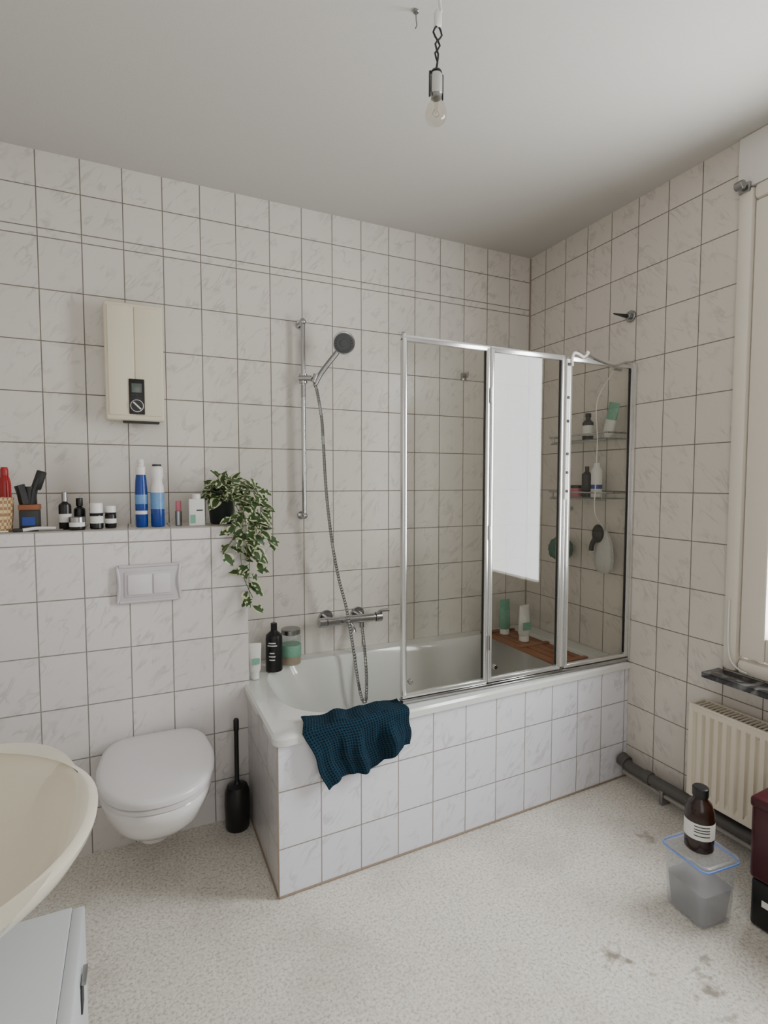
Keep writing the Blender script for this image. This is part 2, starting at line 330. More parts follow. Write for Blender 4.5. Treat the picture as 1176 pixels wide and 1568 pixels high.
# ------------------------------------------------------------------ shower screen
def rot_box(b,m,x0,x1,y,z0,z1,t,bev=0): b.box(m,(x0,y-t/2,z0),(x1,y+t/2,z1),bev)
b=B('folding_shower_screen')
gy=-.735;zb,zt=.563,1.945
rot_box(b,CHROME,-1.205,-.005,gy,zb,zb+.016,.03,.003)
for (x0,x1,dy) in [(-1.205,-.815,0),(-.811,-.425,.002),(-.405,-.012,0)]:
    y=gy+dy
    rot_box(b,ALU,x0,x1,y,zt-.022,zt,.022,.004)
    rot_box(b,ALU,x0,x1,y,zb+.018,zb+.036,.022,.004)
    rot_box(b,ALU,x0,x0+.018,y,zb+.03,zt-.01,.024,.004)
    rot_box(b,ALU,x1-.018,x1,y,zb+.03,zt-.01,.024,.004)
    rot_box(b,GLASS,x0+.010,x1-.010,y,zb+.035,zt-.015,.004)
    rot_box(b,BLACK,x0+.018,x0+.021,y,zb+.04,zt-.022,.010);rot_box(b,BLACK,x1-.021,x1-.018,y,zb+.04,zt-.022,.010)
for z in (.75,1.2,1.75):
    b.cyl(CHROME,(-.813,gy-.014,z-.03),(-.813,gy-.014,z+.03),.006,12)
b.box(WPLAS,(-.424,gy-.018,1.33),(-.404,gy+.006,1.93),.003)
for z in (1.36,1.44,1.52,1.66,1.76,1.90): b.box(DARK,(-.421,gy-.021,z),(-.408,gy-.016,z+.012),.001)
b.cyl(ALU,(-.414,gy,.59),(-.414,gy,1.93),.009,12)
b.box(ALU,(-.012,gy-.016,zb),(-.001,gy+.016,zt+.005),.003)
for x in (-1.165,-.77): b.cyl(CHROME,(x,gy-.008,.64),(x,gy+.008,.64),.010,16)
b.sph(CHROME,(-1.197,gy,zt+.004),.009)
b.tube(WPLAS,[(-.40,-.757,1.90),(-.40,-.755,1.93),(-.385,-.752,1.957),(-.36,-.752,1.955),(-.33,-.752,1.945),(-.31,-.752,1.96)],.006,8)
b.sph(WPLAS,(-.31,-.752,1.965),.009)
b.tube(CHROME,[(-.30,-.75,1.955),(-.22,-.75,1.935),(-.14,-.75,1.925),(-.08,-.75,1.945),(-.03,-.75,1.95)],.004,8)
b.done()
# ------------------------------------------------------------------ shelves + items on right wall behind glass
def shelf(z):
    b=B('glass_wall_shelf')
    ya,yb_=-.70,-.34
    b.box(SHELFG,(-.125,ya,z),(-.002,yb_,z+.006),.001)
    b.tube(CHROME,[(-.004,ya,z+.03),(-.12,ya,z+.03),(-.13,ya+.02,z+.03),(-.13,yb_-.02,z+.03),(-.12,yb_,z+.03),(-.004,yb_,z+.03)],.004,8)
    for y in (ya+.02,yb_-.02): b.cyl(CHROME,(-.13,y,z+.002),(-.13,y,z+.03),.003,8)
    b.box(STEEL,(-.135,ya,z-.008),(-.125,yb_,z-.0005),.001)
    b.done()
shelf(1.605);shelf(1.325)
b=B('shampoo_bottle');q=(-.07,-.528,1.612);b.lathe(DARK,[(.024,0),(.026,.004),(.026,.085),(.012,.10),(.012,.11)],q);b.lathe(BLACK,[(.014,.11),(.014,.13)],q);b.lathe(LABEL,[(.0265,.02),(.0265,.07)],q);b.done()
b=B('shower_gel_tube');Mx=Matrix.Translation((-.055,-.635,1.612))@Euler((math.radians(14),0,0)).to_matrix().to_4x4()
b.loft(LABEL,[[(.022*math.cos(a)*s1,.03*math.sin(a)*s2,z) for a in [2*math.pi*k/20 for k in range(20)]] for z,s1,s2 in [(.02,1,.8),(.05,1.0,.9),(.09,.8,.95)]],M=Mx)
b.loft(LABG,[[(.022*math.cos(a)*s1,.03*math.sin(a)*s2,z) for a in [2*math.pi*k/20 for k in range(20)]] for z,s1,s2 in [(.09,.8,.95),(.12,.6,1),(.17,.1,1.05)]],M=Mx);b.lathe(WPLAS,[(.016,0.006),(.018,.02)],M=Mx);b.done()
b=B('cosmetic_jar');q=(-.07,-.458,1.332);b.lathe(PINK,[(.026,0),(.028,.004),(.028,.04),(.026,.042)],q);b.lathe(BLACK,[(.028,.042),(.028,.055),(.026,.057)],q);b.done()
b=B('lotion_bottle');b.lathe(DARK,[(.022,0),(.024,.004),(.024,.11),(.01,.125),(.01,.15)],(-.07,-.528,1.332));b.done()
b=B('shampoo_bottle');q=(-.07,-.59,1.332);b.lathe(WPLAS,[(.024,0),(.026,.004),(.026,.13),(.014,.15),(.014,.165)],q);b.lathe(BLUE,[(.0265,.04),(.0265,.06)],q);b.done()
b=B('shower_loofah')
bmx=bmesh.new();bmesh.ops.create_icosphere(bmx,subdivisions=4,radius=.065)
for v in bmx.verts:
    k=v.co.normalized();v.co=k*(.062+.008*math.sin(k.x*22)*math.sin(k.y*19+1)*math.sin(k.z*23)+random.uniform(-.003,.003))+Vector((-.074,-.36,1.055))
b.bm(LOOF,bmx);b.tube(WPLAS,[(-.074,-.36,1.115),(-.05,-.36,1.2),(-.012,-.36,1.26)],.002,6);b.cyl(CHROME,(-.014,-.36,1.265),(-.001,-.36,1.265),.01,12);b.done()
b=B('hanging_mesh_pouch')
rg=[]
for z,w,d in [(1.17,.012,.006),(1.14,.035,.014),(1.10,.050,.020),(1.03,.056,.024),(.985,.05,.02),(.965,.03,.01)]:
    rg.append([(-.05+d*math.cos(a),-.625+(w+.004*math.sin(5*a))*math.sin(a),z) for a in [2*math.pi*k/28 for k in range(28)]])
b.loft(MESHB,rg)
b.sph(BLACK,(-.07,-.605,1.155),.045,sc=(.5,.7,1.0));b.tube(BLACK,[(-.075,-.60,1.14),(-.08,-.58,1.10),(-.08,-.575,1.07)],.012,8)
b.tube(WPLAS,[(-.05,-.625,1.18),(-.15,-.66,1.26),(-.155,-.665,1.40),(-.15,-.665,1.60),(-.15,-.66,1.78),(-.05,-.66,1.93)],.0025,6)
b.cyl(CHROME,(-.055,-.66,1.935),(-.001,-.66,1.935),.006,10);b.done()
b=B('bamboo_bath_tray')
for k in range(4):
    x=-.375+k*.05;b.box(BAMBOO,(x,-.69,.5605),(x+.042,-.07,.574),.003)
for y in (-.66,-.40,-.12): b.box(BAMBOO,(-.375,y-.012,.574),(-.183,y+.012,.583),.003)
b.done()
def tubebottle(name,x,y,z,m,mc,h=.17,w=.028,rz=0):
    b=B(name);Mx=Matrix.Translation((x,y,z))@Euler((0,0,rz)).to_matrix().to_4x4()
    A=[2*math.pi*k/24 for k in range(24)]
    b.lathe(mc,[(w*.65,0),(w*.75,.002),(w*.75,.03),(w*.6,.032)],M=Mx)
    b.loft(m,[[(w*s1*math.cos(a),w*s2*math.sin(a),zz) for a in A] for zz,s1,s2 in [(.03,.8,.7),(.04,1,.8),(h*.6,1.05,.6),(h*.95,1.12,.12),(h,1.12,.08)]],M=Mx)
    return b
b=tubebottle('shower_gel_tube',-.285,-.17,.5745,LABG,WPLAS,.19,.034,.2);b.done()
b=tubebottle('hair_conditioner_tube',-.275,-.32,.5745,LABEL,WPLAS,.19,.034,.2);b.box(LABG,(-.305,-.352,.64),(-.255,-.3505,.68));b.done()
# ------------------------------------------------------------------ shower set
b=B('hand_shower_on_riser_rail')
b.cyl(CHROME,(-1.377,-.055,1.235),(-1.377,-.055,2.165),.0105,20)
for z in (1.245,2.15):
    b.cyl(CHROME,(-1.377,-.001,z),(-1.377,-.055,z),.012,16);b.cyl(CHROME,(-1.377,-.001,z),(-1.377,-.010,z),.02,20);b.sph(CHROME,(-1.377,-.055,z),.016)
b.cyl(STEEL,(-1.377,-.055,1.80),(-1.377,-.055,1.86),.0108,16)
b.cyl(CHROME,(-1.377,-.055,1.865),(-1.377,-.055,1.91),.02,20);b.cyl(CHROME,(-1.40,-.060,1.888),(-1.345,-.085,1.888),.013,16);b.cyl(CHROME,(-1.335,-.088,1.868),(-1.322,-.094,1.905),.017,16)
hc=Vector((-1.215,-.165,2.045));nrm=Vector((-.30,-.86,-.36)).normalized()
b.tube(STEEL,[(-1.332,-.095,1.86),(-1.312,-.10,1.90),(-1.275,-.118,1.955),(-1.235,-.135,2.01),(-1.217,-.148,2.04)],.0125,12)
Mh=Matrix.Translation(hc)@nrm.to_track_quat('Z','Y').to_matrix().to_4x4()
b.lathe(CHROME,[(.018,-.03),(.035,-.022),(.050,-.008),(.052,.0),(.051,.006),(.046,.008)],M=Mh,seg=32)
b.lathe(HEADG,[(.046,.0082),(.044,.010),(.030,.0105),(.029,.009),(.018,.009),(.017,.0115),(.0001,.012)],M=Mh,seg=32)
for k in range(18):
    a=2*math.pi*k/18;b.cyl(DARK,Mh@Vector((.037*math.cos(a),.037*math.sin(a),.010)),Mh@Vector((.037*math.cos(a),.037*math.sin(a),.013)),.0022,8)
b.tube(STEEL,[(-1.334,-.094,1.862),(-1.325,-.105,1.82),(-1.308,-.115,1.70),(-1.302,-.12,1.58),(-1.29,-.125,1.35),(-1.265,-.13,1.12),(-1.235,-.135,.95),(-1.198,-.14,.80),(-1.172,-.155,.62),(-1.155,-.18,.45),(-1.142,-.195,.37),(-1.128,-.197,.350),(-1.117,-.19,.37),(-1.108,-.17,.48),(-1.100,-.125,.60),(-1.094,-.085,.676)],.0088,8,step=.0065,rib=.72)
b.done()
b=B('bath_mixer_tap')
mz=.725;my=-.075
for x in (-1.255,-1.085):
    b.cyl(CHROME,(x,-.001,mz+.01),(x,-.012,mz+.01),.034,24);b.cyl(CHROME,(x,-.010,mz+.006),(x,my,mz),.017,20)
b.cyl(CHROME,(-1.275,my,mz),(-1.02,my,mz),.021,28);b.cyl(CHROME,(-1.315,my,mz),(-1.277,my,mz),.024,28);b.cyl(CHROME,(-1.018,my,mz),(-.985,my,mz),.025,28)
b.tube(CHROME,[(-1.0,my,mz+.02),(-.985,my-.01,mz+.032),(-.95,my-.02,mz+.034)],.009,10)
b.cyl(CHROME,(-1.094,my-.004,mz-.018),(-1.094,my-.006,mz-.045),.012,16)
b.tube(CHROME,[(-1.155,my,mz-.015),(-1.155,my-.02,mz-.03),(-1.155,my-.045,mz-.038),(-1.155,my-.05,mz-.05)],.013,12)
b.done()
# ------------------------------------------------------------------ water heater
b=B('instant_water_heater')
x0,x1,z0,z1=-2.203,-1.985,1.655,2.125
b.box(CREAM,(x0+.006,-.07,z0+.012),(x1-.006,-.001,z1-.006),.005)
b.box(CREAM,(x0,-.098,z0),(x1,-.060,z1),.010,3)
b.box(CREAM,(x0+.012,-.103,z0+.02),((x0+x1)/2-.001,-.09,z1-.015),.004);b.box(CREAM,((x0+x1)/2+.001,-.103,z0+.02),(x1-.012,-.09,z1-.015),.004)
dx0,dx1=-2.118,-2.060;dz0,dz1=1.680,1.822
b.box(BLACK,(dx0,-.108,dz0),(dx1,-.10,dz1),.003)
b.box(LCD,(dx0+.010,-.1095,dz1-.055),(dx1-.010,-.1075,dz1-.018),.001)
for i in range(3): b.cyl(DARK,(dx0+.014+i*.015,-.109,dz0+.075),(dx0+.014+i*.015,-.112,dz0+.075),.005,12)
c=((dx0+dx1)/2,0,dz0+.034)
b.cyl(WPLAS,(c[0],-.108,c[2]),(c[0],-.1105,c[2]),.025,28);b.cyl(BLACK,(c[0],-.1105,c[2]),(c[0],-.116,c[2]),.022,28)
b.box(WPLAS,(-.003,-.001,-.020),(.003,.001,.020),.001,M=Matrix.Translation((c[0],-.1165,c[2]))@Euler((0,math.radians(-45),0)).to_matrix().to_4x4())
b.box(DARK,(x0+.06,-.085,z0-.008),(x1-.02,-.05,z0+.01),.003)
b.done()
# ------------------------------------------------------------------ flush plate
b=B('flush_plate')
x0,x1,z0,z1=-2.172,-1.955,.945,1.092
b.box(PLATE,(x0,-.296,z0),(x1,-.2825,z1),.006,3)
b.box(PLATE,(x0+.022,-.300,z0+.024),(x1-.022,-.292,z1-.026),.003)
b.box(PLATE2,(x0+.034,-.304,z0+.034),(-2.055,-.296,z1-.036),.002);b.box(PLATE2,(-2.049,-.304,z0+.034),(x1-.034,-.296,z1-.036),.002)
for sgn,xx in ((-1,x0),(1,x1)):
    b.tube(PLATE,[(xx+sgn*.002,-.292,z0+.004),(xx-sgn*.004,-.298,(z0+z1)/2),(xx+sgn*.002,-.292,z1-.004)],.006,8)
for z in (z0+.006,z1-.006): b.cyl(PLATE,(x0+.004,-.294,z),(x1-.004,-.294,z),.006,10)
b.done()
# ------------------------------------------------------------------ toilet
b=B('wall_hung_toilet')
tx=-2.058
def dring(z,w,yb,yf,wb=None,n=56,p=2.3):
    wb=w*.78 if wb is None else wb
    ym=yb+(yf-yb)*.42;P=[]
    for k in range(n):
        a=2*math.pi*k/n;c,s_=math.cos(a),math.sin(a)
        if s_<=0:
            P.append((tx+w*math.copysign(abs(c)**(2/p),c),ym-(ym-yf)*abs(s_)**(2/p),z))
        else:
            ex=6;cc=math.copysign(abs(c)**(2/ex),c);ss=abs(s_)**(2/ex)
            ww=w+(wb-w)*ss**2
            P.append((tx+ww*cc,ym+(yb-ym)*ss,z))
    return P
yb=-.2835
b.loft(CERAM,[dring(.135,.05,yb-.06,-.44),dring(.15,.075,yb,-.50),dring(.18,.10,yb,-.57),dring(.23,.135,yb,-.665),dring(.29,.163,yb,-.745),dring(.35,.180,yb,-.785),dring(.378,.184,yb,-.793),dring(.386,.180,yb-.002,-.788)])
b.cyl(CERAM,(tx-.01,-.40,.085),(tx-.01,-.40,.16),.055,28)
b.loft(SEATP,[dring(.388,.178,yb-.03,-.785),dring(.390,.184,yb-.028,-.792),dring(.404,.186,yb-.028,-.795),dring(.407,.182,yb-.03,-.79)])
b.loft(SEATP,[dring(.409,.184,yb-.02,-.79),dring(.412,.189,yb-.018,-.798),dring(.426,.190,yb-.018,-.80),dring(.434,.186,yb-.022,-.795),dring(.438,.174,yb-.034,-.78),dring(.441,.13,yb-.07,-.72),dring(.442,.06,yb-.15,-.60)])
for x in (-.09,.09): b.cyl(SEATP,(tx+x-.02,yb-.012,.405),(tx+x+.02,yb-.012,.405),.010,12)
b.done(ang=50)
b=B('toilet_brush')
bxp=(-1.757,-.352,0)
b.lathe(BLACK,[(.044,.001),(.047,.006),(.051,.10),(.048,.155),(.040,.175),(.014,.185),(.011,.19),(.009,.20),(.009,.40),(.011,.405),(.011,.445),(.008,.452),(.0001,.453)],bxp,seg=32)
b.done()
# ------------------------------------------------------------------ towel
b=B('bath_towel')
NX,NT_=64,72
grid=[]
for j in range(NT_+1):
    t=j/NT_
    for i in range(NX+1):
        s_=i/NX
        zend=.345+.075*s_+.012*math.sin(s_*9)
        topx=-1.612+.405*s_;botx=-1.535+.335*s_
        La=.105;Lb=.568-zend;d=t*(La+Lb)
        yf=fy(topx)-.022
        wav=.012*math.sin(s_*17+1)+.006*math.sin(s_*41+t*3)+.016*math.exp(-((s_-.80)/.06)**2)
        if d<La-.02:
            y=yf+ .085+.02 - d;z=.5665+.003*math.sin(s_*25)+.002+max(0,.007*math.sin(s_*17+2))
        elif d<La+.015:
            a=(d-(La-.02))/.035*math.pi/2;y=yf+.02-.02*math.sin(a);z=.5485+.02*math.cos(a)+max(0,.003*math.sin(s_*25))
        else:
            dd=(d-La-.015)/(Lb);y=yf-max(0,wav+.008)*min(1,dd*3);z=.5485-dd*(.5485-zend)
        fr=max(0,(d-La)/Lb)
        x=topx+(botx-topx)*fr+.004*math.sin(t*14+s_*3)
        if d<La: x+=.02*(1-d/La)*(1-s_)
        grid.append((x,y,z))
fs=[]
for j in range(NT_):
    for i in range(NX):
        a=j*(NX+1)+i;fs.append((a,a+1,a+NX+2,a+NX+1))
b.raw(TOWEL,grid,fs)
ob=b.done(ang=180)
me=ob.data;ul=me.uv_layers.new(name='UVMap')
for lp in me.loops:
    k=lp.vertex_index;ul.data[lp.index].uv=((k%(NX+1))/NX*1.0,(k//(NX+1))/NT_*.9)
sm=ob.modifiers.new('s','SOLIDIFY');sm.thickness=.005;sm.offset=0
# ------------------------------------------------------------------ tub bottles
def bottle(name,x,y,z,m,mc,r,h,ch=.02,cr=.6,label=None,lab=(.25,.75),neck=.35,seg=28,fin=True):
    b=B(name);hb=h-ch
    b.lathe(m,[(r*.9,0),(r,.003),(r,hb*.80),(r*.93,hb*.88),(r*neck*1.2,hb*.97),(r*neck,hb)],(x,y,z),seg)
    b.lathe(mc,[(r*cr,hb-.001),(r*cr,h-.002),(r*cr*.85,h)],(x,y,z),seg)
    if label: b.lathe(label,[(r*1.004,hb*lab[0]),(r*1.012,hb*lab[0]+.001),(r*1.012,hb*lab[1]-.001),(r*1.004,hb*lab[1])],(x,y,z),seg)
    if fin: b.done()
    return b
zt_=.5605
b=bottle('black_shampoo_bottle',-1.555,-.165,zt_,BLACK,BLACK,.037,.215,.03,.38,fin=False)
for z_,w_ in ((.13,.9),(.118,1.2),(.085,.6),(.07,.8),(.055,.7)):
    vs=[];fs=[]
    for k in range(9):
        a=math.radians(-118)-w_/2+w_*k/8
        for zz in (z_,z_+.005): vs.append((-1.555+.0375*math.cos(a),-.165+.0375*math.sin(a),zt_+zz))
    for k in range(8): fs.append((k*2,k*2+2,k*2+3,k*2+1))
    b.raw(LABEL,vs,fs)
b.done()
b=B('bath_salt_jar');q=(-1.462,-.105,zt_)
b.lathe(CLEARP,[(.044,0),(.047,.004),(.047,.12),(.043,.135),(.040,.14)],q);b.lathe(TAPE,[(.0445,.004),(.0445,.085)],q);b.lathe(LABG,[(.0472,.04),(.0478,.042),(.0478,.09),(.0472,.092)],q);b.lathe(STEEL,[(.041,.14),(.045,.142),(.045,.162),(.042,.165)],q);b.done()
b=tubebottle('lotion_tube',-1.655,-.235,zt_,LABEL,LABEL,.155,.024,-.2);b.box(LABG,(-1.672,-.262,zt_+.07),(-1.64,-.259,zt_+.095));b.done()
# ------------------------------------------------------------------ ledge items
LZ=bz+.0012
b=B('rattan_basket');q=(-2.560,-.215,LZ)
b.lathe(RATTAN,[(.045,0),(.05,.004),(.056,.06),(.058,.115),(.060,.12),(.056,.122),(.052,.115),(.048,.02),(.0001,.012)],q,32);b.done()
b=B('red_spray_can');q=(-2.546,-.105,LZ);b.lathe(RED,[(.018,.0),(.02,.002),(.02,.17),(.016,.19),(.012,.20)],q,24);b.lathe(RED,[(.013,.20),(.013,.222),(.010,.232)],q,24);b.done()
b=B('brush_holder_box');b.box(DARK,(-2.485,-.235,LZ),(-2.425,-.175,LZ+.075),.003);b.box(BAMBOO,(-2.487,-.237,LZ+.075),(-2.423,-.173,LZ+.095),.003);b.box(BLUE,(-2.475,-.2365,LZ+.02),(-2.435,-.235,LZ+.05))
b.tube(BLACK,[(-2.45,-.20,LZ+.095),(-2.44,-.20,LZ+.15),(-2.425,-.20,LZ+.19)],.012,10);b.box(BLACK,(-.016,-.01,0),(.016,.01,.07),.005,M=Matrix.Translation((-2.435,-.20,LZ+.15))@Euler((0,math.radians(18),0)).to_matrix().to_4x4())
b.tube(BLACK,[(-2.47,-.205,LZ+.095),(-2.478,-.205,LZ+.14),(-2.485,-.205,LZ+.165)],.017,10);b.cyl(BLACK,(-2.455,-.19,LZ+.09),(-2.457,-.19,LZ+.16),.022,12);b.done()
b=B('razor');b.tube(WPLAS,[(-2.47,-.262,LZ+.006),(-2.43,-.256,LZ+.010),(-2.37,-.255,LZ+.008)],.006,8);b.box(DARK,(-2.50,-.272,LZ),(-2.47,-.25,LZ+.012),.003);b.done()
b=B('nail_scissors');b.tube(STEEL,[(-2.42,-.272,LZ+.004),(-2.39,-.274,LZ+.004),(-2.345,-.272,LZ+.004)],.003,8);b.tube(WPLAS,[(-2.545,-.279,LZ+.004),(-2.53,-.279,LZ+.004),(-2.51,-.279,LZ+.004)],.003,8);b.done()
bottle('nail_oil_bottle',-2.345,-.20,LZ,BLACK,STEEL,.021,.14,.035,.45,LABEL,(.25,.55))
bottle('black_cosmetic_bottle',-2.300,-.165,LZ,BLACK,BLACK,.020,.115,.03,.6)
b=B('cream_jar');q=(-2.303,-.245,LZ);b.lathe(BLACK,[(.025,0),(.026,.002),(.026,.012)],q);b.lathe(LABEL,[(.0262,.012),(.0262,.028)],q);b.lathe(STEEL,[(.027,.028),(.027,.046),(.025,.048)],q);b.done()
bottle('deodorant_jar',-2.240,-.22,LZ,BLACK,WPLAS,.023,.098,.038,.95,LABEL,(.35,.8),.9)
bottle('vitamin_bottle',-2.193,-.20,LZ,BLACK,WPLAS,.020,.085,.025,.95,LABEL,(.3,.6),.9)
b=B('blue_spray_bottle');q=(-2.083,-.20,LZ)
b.lathe(BLUE,[(.021,0),(.023,.004),(.023,.14),(.021,.18),(.018,.205)],q);b.lathe(LABEL,[(.0233,.05),(.0236,.052),(.0236,.062),(.0233,.064)],q);b.lathe(LBLUE,[(.0233,.09),(.0236,.091),(.0236,.125),(.0233,.127)],q);b.lathe(WPLAS,[(.0185,.205),(.019,.21),(.019,.235),(.013,.24),(.013,.262),(.011,.265)],q);b.cyl(WPLAS,(-2.083,-.20,LZ+.25),(-2.083,-.223,LZ+.252),.005,10);b.done()
b=B('shaving_foam_can');q=(-2.025,-.21,LZ)
b.lathe(BLUE,[(.024,0),(.0255,.003),(.0255,.07)],q);b.lathe(LBLUE,[(.0256,.07),(.0256,.135)],q);b.lathe(WPLAS,[(.0255,.135),(.024,.16),(.020,.172),(.019,.185),(.024,.20),(.024,.225),(.020,.235),(.012,.242)],q);b.cyl(DARK,(-2.025,-.21,LZ+.238),(-2.025,-.21,LZ+.246),.017,16);b.done()
b=B('lip_balm_stick');b.cyl(STEEL,(-1.947,-.20,LZ),(-1.947,-.20,LZ+.06),.013,18);b.cyl(PINK,(-1.947,-.20,LZ+.06),(-1.947,-.20,LZ+.100),.011,18);b.done()
b=B('medicine_box');b.box(LABEL,(-1.91,-.245,LZ),(-1.85,-.215,LZ+.108),.002);b.box(LABG,(-1.906,-.246,LZ+.01),(-1.886,-.245,LZ+.045));b.box(DARK,(-1.882,-.246,LZ+.06),(-1.858,-.245,LZ+.065));b.lathe(WPLAS,[(.016,.108),(.016,.128)],(-1.880,-.23,LZ));b.done()
# ------------------------------------------------------------------ plant
b=B('trailing_variegated_plant')
pc=Vector((-1.770,-.15,LZ))
b.lathe(POT,[(.045,0),(.048,.003),(.058,.125),(.062,.128),(.062,.14),(.056,.14),(.054,.11),(.0001,.105)],pc,32)
b.lathe(SOIL,[(.053,.112),(.0001,.116)],pc,24)
def leaf(b,P,d,nr,L,W):
    d=d.normalized();nr=(nr-d*nr.dot(d));nr=nr.normalized() if nr.length>1e-3 else d.orthogonal().normalized();w=d.cross(nr)
    prof=[0.05,.62,.98,1.0,.82,.5,.02];n=len(prof)
    vs=[]
    for i,pw in enumerate(prof):
        t=i/(n-1);dr=-.22*L*t*t
        for s_ in (-1,-.55,0,.55,1):
            vs.append(P+d*(L*t)+w*(W/2*pw*s_)+nr*(dr+abs(s_)*.12*W*pw))
    g=[];c=[]
    for i in range(n-1):
        for k in range(4):
            a=i*5+k;f=(a,a+1,a+6,a+5)
            cream=(k in (0,3) and random.random()<.62) or random.random()<.05
            (c if cream else g).append(f)
    b.raw(LEAFG,vs,g);b.raw(LEAFC,vs,c)
def stem(pts,leaves,Lr=(.038,.064),r=.0016):
    b.tube(STEM,pts,r,5,.015)
    pts=[Vector(p) for p in pts];seg=[(pts[i+1]-pts[i]).length for i in range(len(pts)-1)];tot=sum(seg)
    for k in range(leaves):
        t=(k+.6)/leaves*tot;i=0
        while i<len(seg)-1 and t>seg[i]: t-=seg[i];i+=1
        P=pts[i].lerp(pts[i+1],min(1,t/seg[i]));T=(pts[i+1]-pts[i]).normalized()
        side=Vector((random.uniform(-1,1),random.uniform(-1,.35),random.uniform(-.3,.5))).normalized()
        d=(T*.35+side).normalized();d.z-=.25
        L=random.uniform(*Lr);nr=Vector((random.uniform(-.4,.4),-.7,.8))
        pe=P+d*.012;b.tube(STEM,[P,pe],.0009,4,.01)
        leaf(b,pe,d,nr,L,L*random.uniform(.58,.74))
top=pc+Vector((0,0,.13))
for k in range(30):
    a=random.uniform(0,2*math.pi);R_=random.uniform(.03,.10);hz=random.uniform(.0,.10)
    dx=R_*math.cos(a)
    ex=top+Vector((dx if dx>0 else dx*.45,max(-.13,R_*math.sin(a)*.9-.01),hz-.04*(R_/.09)))
    mid=top.lerp(ex,.5)+Vector((0,0,.03))
    stem([top+Vector((.02*math.cos(a),.02*math.sin(a),-.015)),mid,ex],4)
trails=[
 [(0,0,0),(.05,-.06,.04),(.10,-.12,-.02),(.115,-.15,-.12),(.115,-.155,-.24),(.12,-.155,-.32)],
 [(0,0,0),(.06,-.03,.05),(.13,-.07,.0),(.155,-.09,-.08),(.17,-.09,-.18),(.185,-.09,-.22)],
 [(0,0,0),(.02,-.09,.03),(.05,-.15,-.03),(.06,-.155,-.14),(.05,-.155,-.24),(.06,-.155,-.34),(.095,-.16,-.43)],
 [(0,0,0),(.05,-.09,.03),(.09,-.15,-.04),(.10,-.155,-.16),(.085,-.155,-.28),(.08,-.16,-.40),(.085,-.16,-.47)],
 [(0,0,0),(.01,-.1,.03),(.025,-.15,-.04),(.03,-.155,-.14),(.01,-.155,-.2),(-.03,-.16,-.235)],
 [(0,0,0),(.08,.0,.06),(.14,-.02,.02),(.16,-.03,-.06),(.165,-.03,-.14)],
 [(0,0,0),(.07,-.06,.06),(.13,-.11,.0),(.14,-.13,-.1),(.15,-.13,-.2)],
 [(0,0,0),(.03,-.11,.02),(.06,-.155,-.06),(.075,-.16,-.18),(.07,-.16,-.26)],
 [(0,0,0),(.06,-.07,.05),(.11,-.13,-.0),(.125,-.14,-.08),(.13,-.14,-.16)],
]
for t in trails: stem([top+Vector(q) for q in t],int(len(t)*2.8))
b.done(ang=80)
# ------------------------------------------------------------------ sink
b=B('wash_basin')
sx,sy=-2.745,-1.50;A=.565;Bb=.36
def sring(z,fa,fb,n=96,off=0,back=0):
    P=[]
    for k in range(n):
        a=2*math.pi*k/n;c,s_=math.cos(a),math.sin(a);p=2.25
        x=A*fa*math.copysign(abs(c)**(2/p),c);yv=Bb*fb*math.copysign(abs(s_)**(2/p),s_)
        if c<0:
            x=0;yv=Bb*fb*math.copysign(abs(s_)**(.35),s_)
        P.append((sx+off+x,sy+yv,z))
    return P
b.loft(SINKC,[sring(.64,.45,.35),sring(.68,.62,.55),sring(.75,.84,.82),sring(.81,.965,.96),sring(.835,.995,.99),sring(.846,1,1),sring(.852,.99,.985),sring(.853,.975,.965)],True,False)
def iring(z,xa,xb,yb_,n=96):
    P=[]
    for k in range(n):
        a=2*math.pi*k/n;c,s_=math.cos(a),math.sin(a);p=2.3
        xm=(xa+xb)/2;hx=(xb-xa)/2
        P.append((xm+hx*math.copysign(abs(c)**(2/p),c),sy+yb_*math.copysign(abs(s_)**(2/p),s_),z))
    return P
xe=sx+A
b.loft(SINKC,[sring(.853,.975,.965),iring(.852,sx+.12,xe-.030,Bb*.90),iring(.846,sx+.125,xe-.038,Bb*.88),iring(.82,sx+.14,xe-.055,Bb*.83),iring(.77,sx+.16,xe-.10,Bb*.72),iring(.72,sx+.19,xe-.18,Bb*.52),iring(.705,sx+.24,xe-.26,Bb*.25)],False,True)
b.cyl(CHROME,(sx+.3,sy,.7055),(sx+.3,sy,.709),.025,20)
b.lathe(CHROME,[(.024,0),(.024,.004),(.02,.008),(.02,.10),(.017,.11)],(sx+.07,sy,.853));b.tube(CHROME,[(sx+.07,sy,.93),(sx+.12,sy,.945),(sx+.19,sy,.935)],.011,10);b.cyl(CHROME,(sx+.07,sy,.96),(sx+.05,sy,1.02),.009)
b.cyl(STEEL,(-2.60,-1.5,.602),(-2.60,-1.5,.645),.025,20)
b.done(ang=50)
b=B('vanity_cabinet')
b.box(CAB,(-2.748,-1.80,.0),(-2.235,-1.39,.60),.003)
b.box(CAB,(-2.235,-1.797,.02),(-2.214,-1.393,.598),.003)
b.box(DARK,(-2.2142,-1.515,.49),(-2.211,-1.485,.54),.001)
b.box(STEEL,(-2.212,-1.52,.545),(-2.204,-1.48,.552),.002)
b.done()
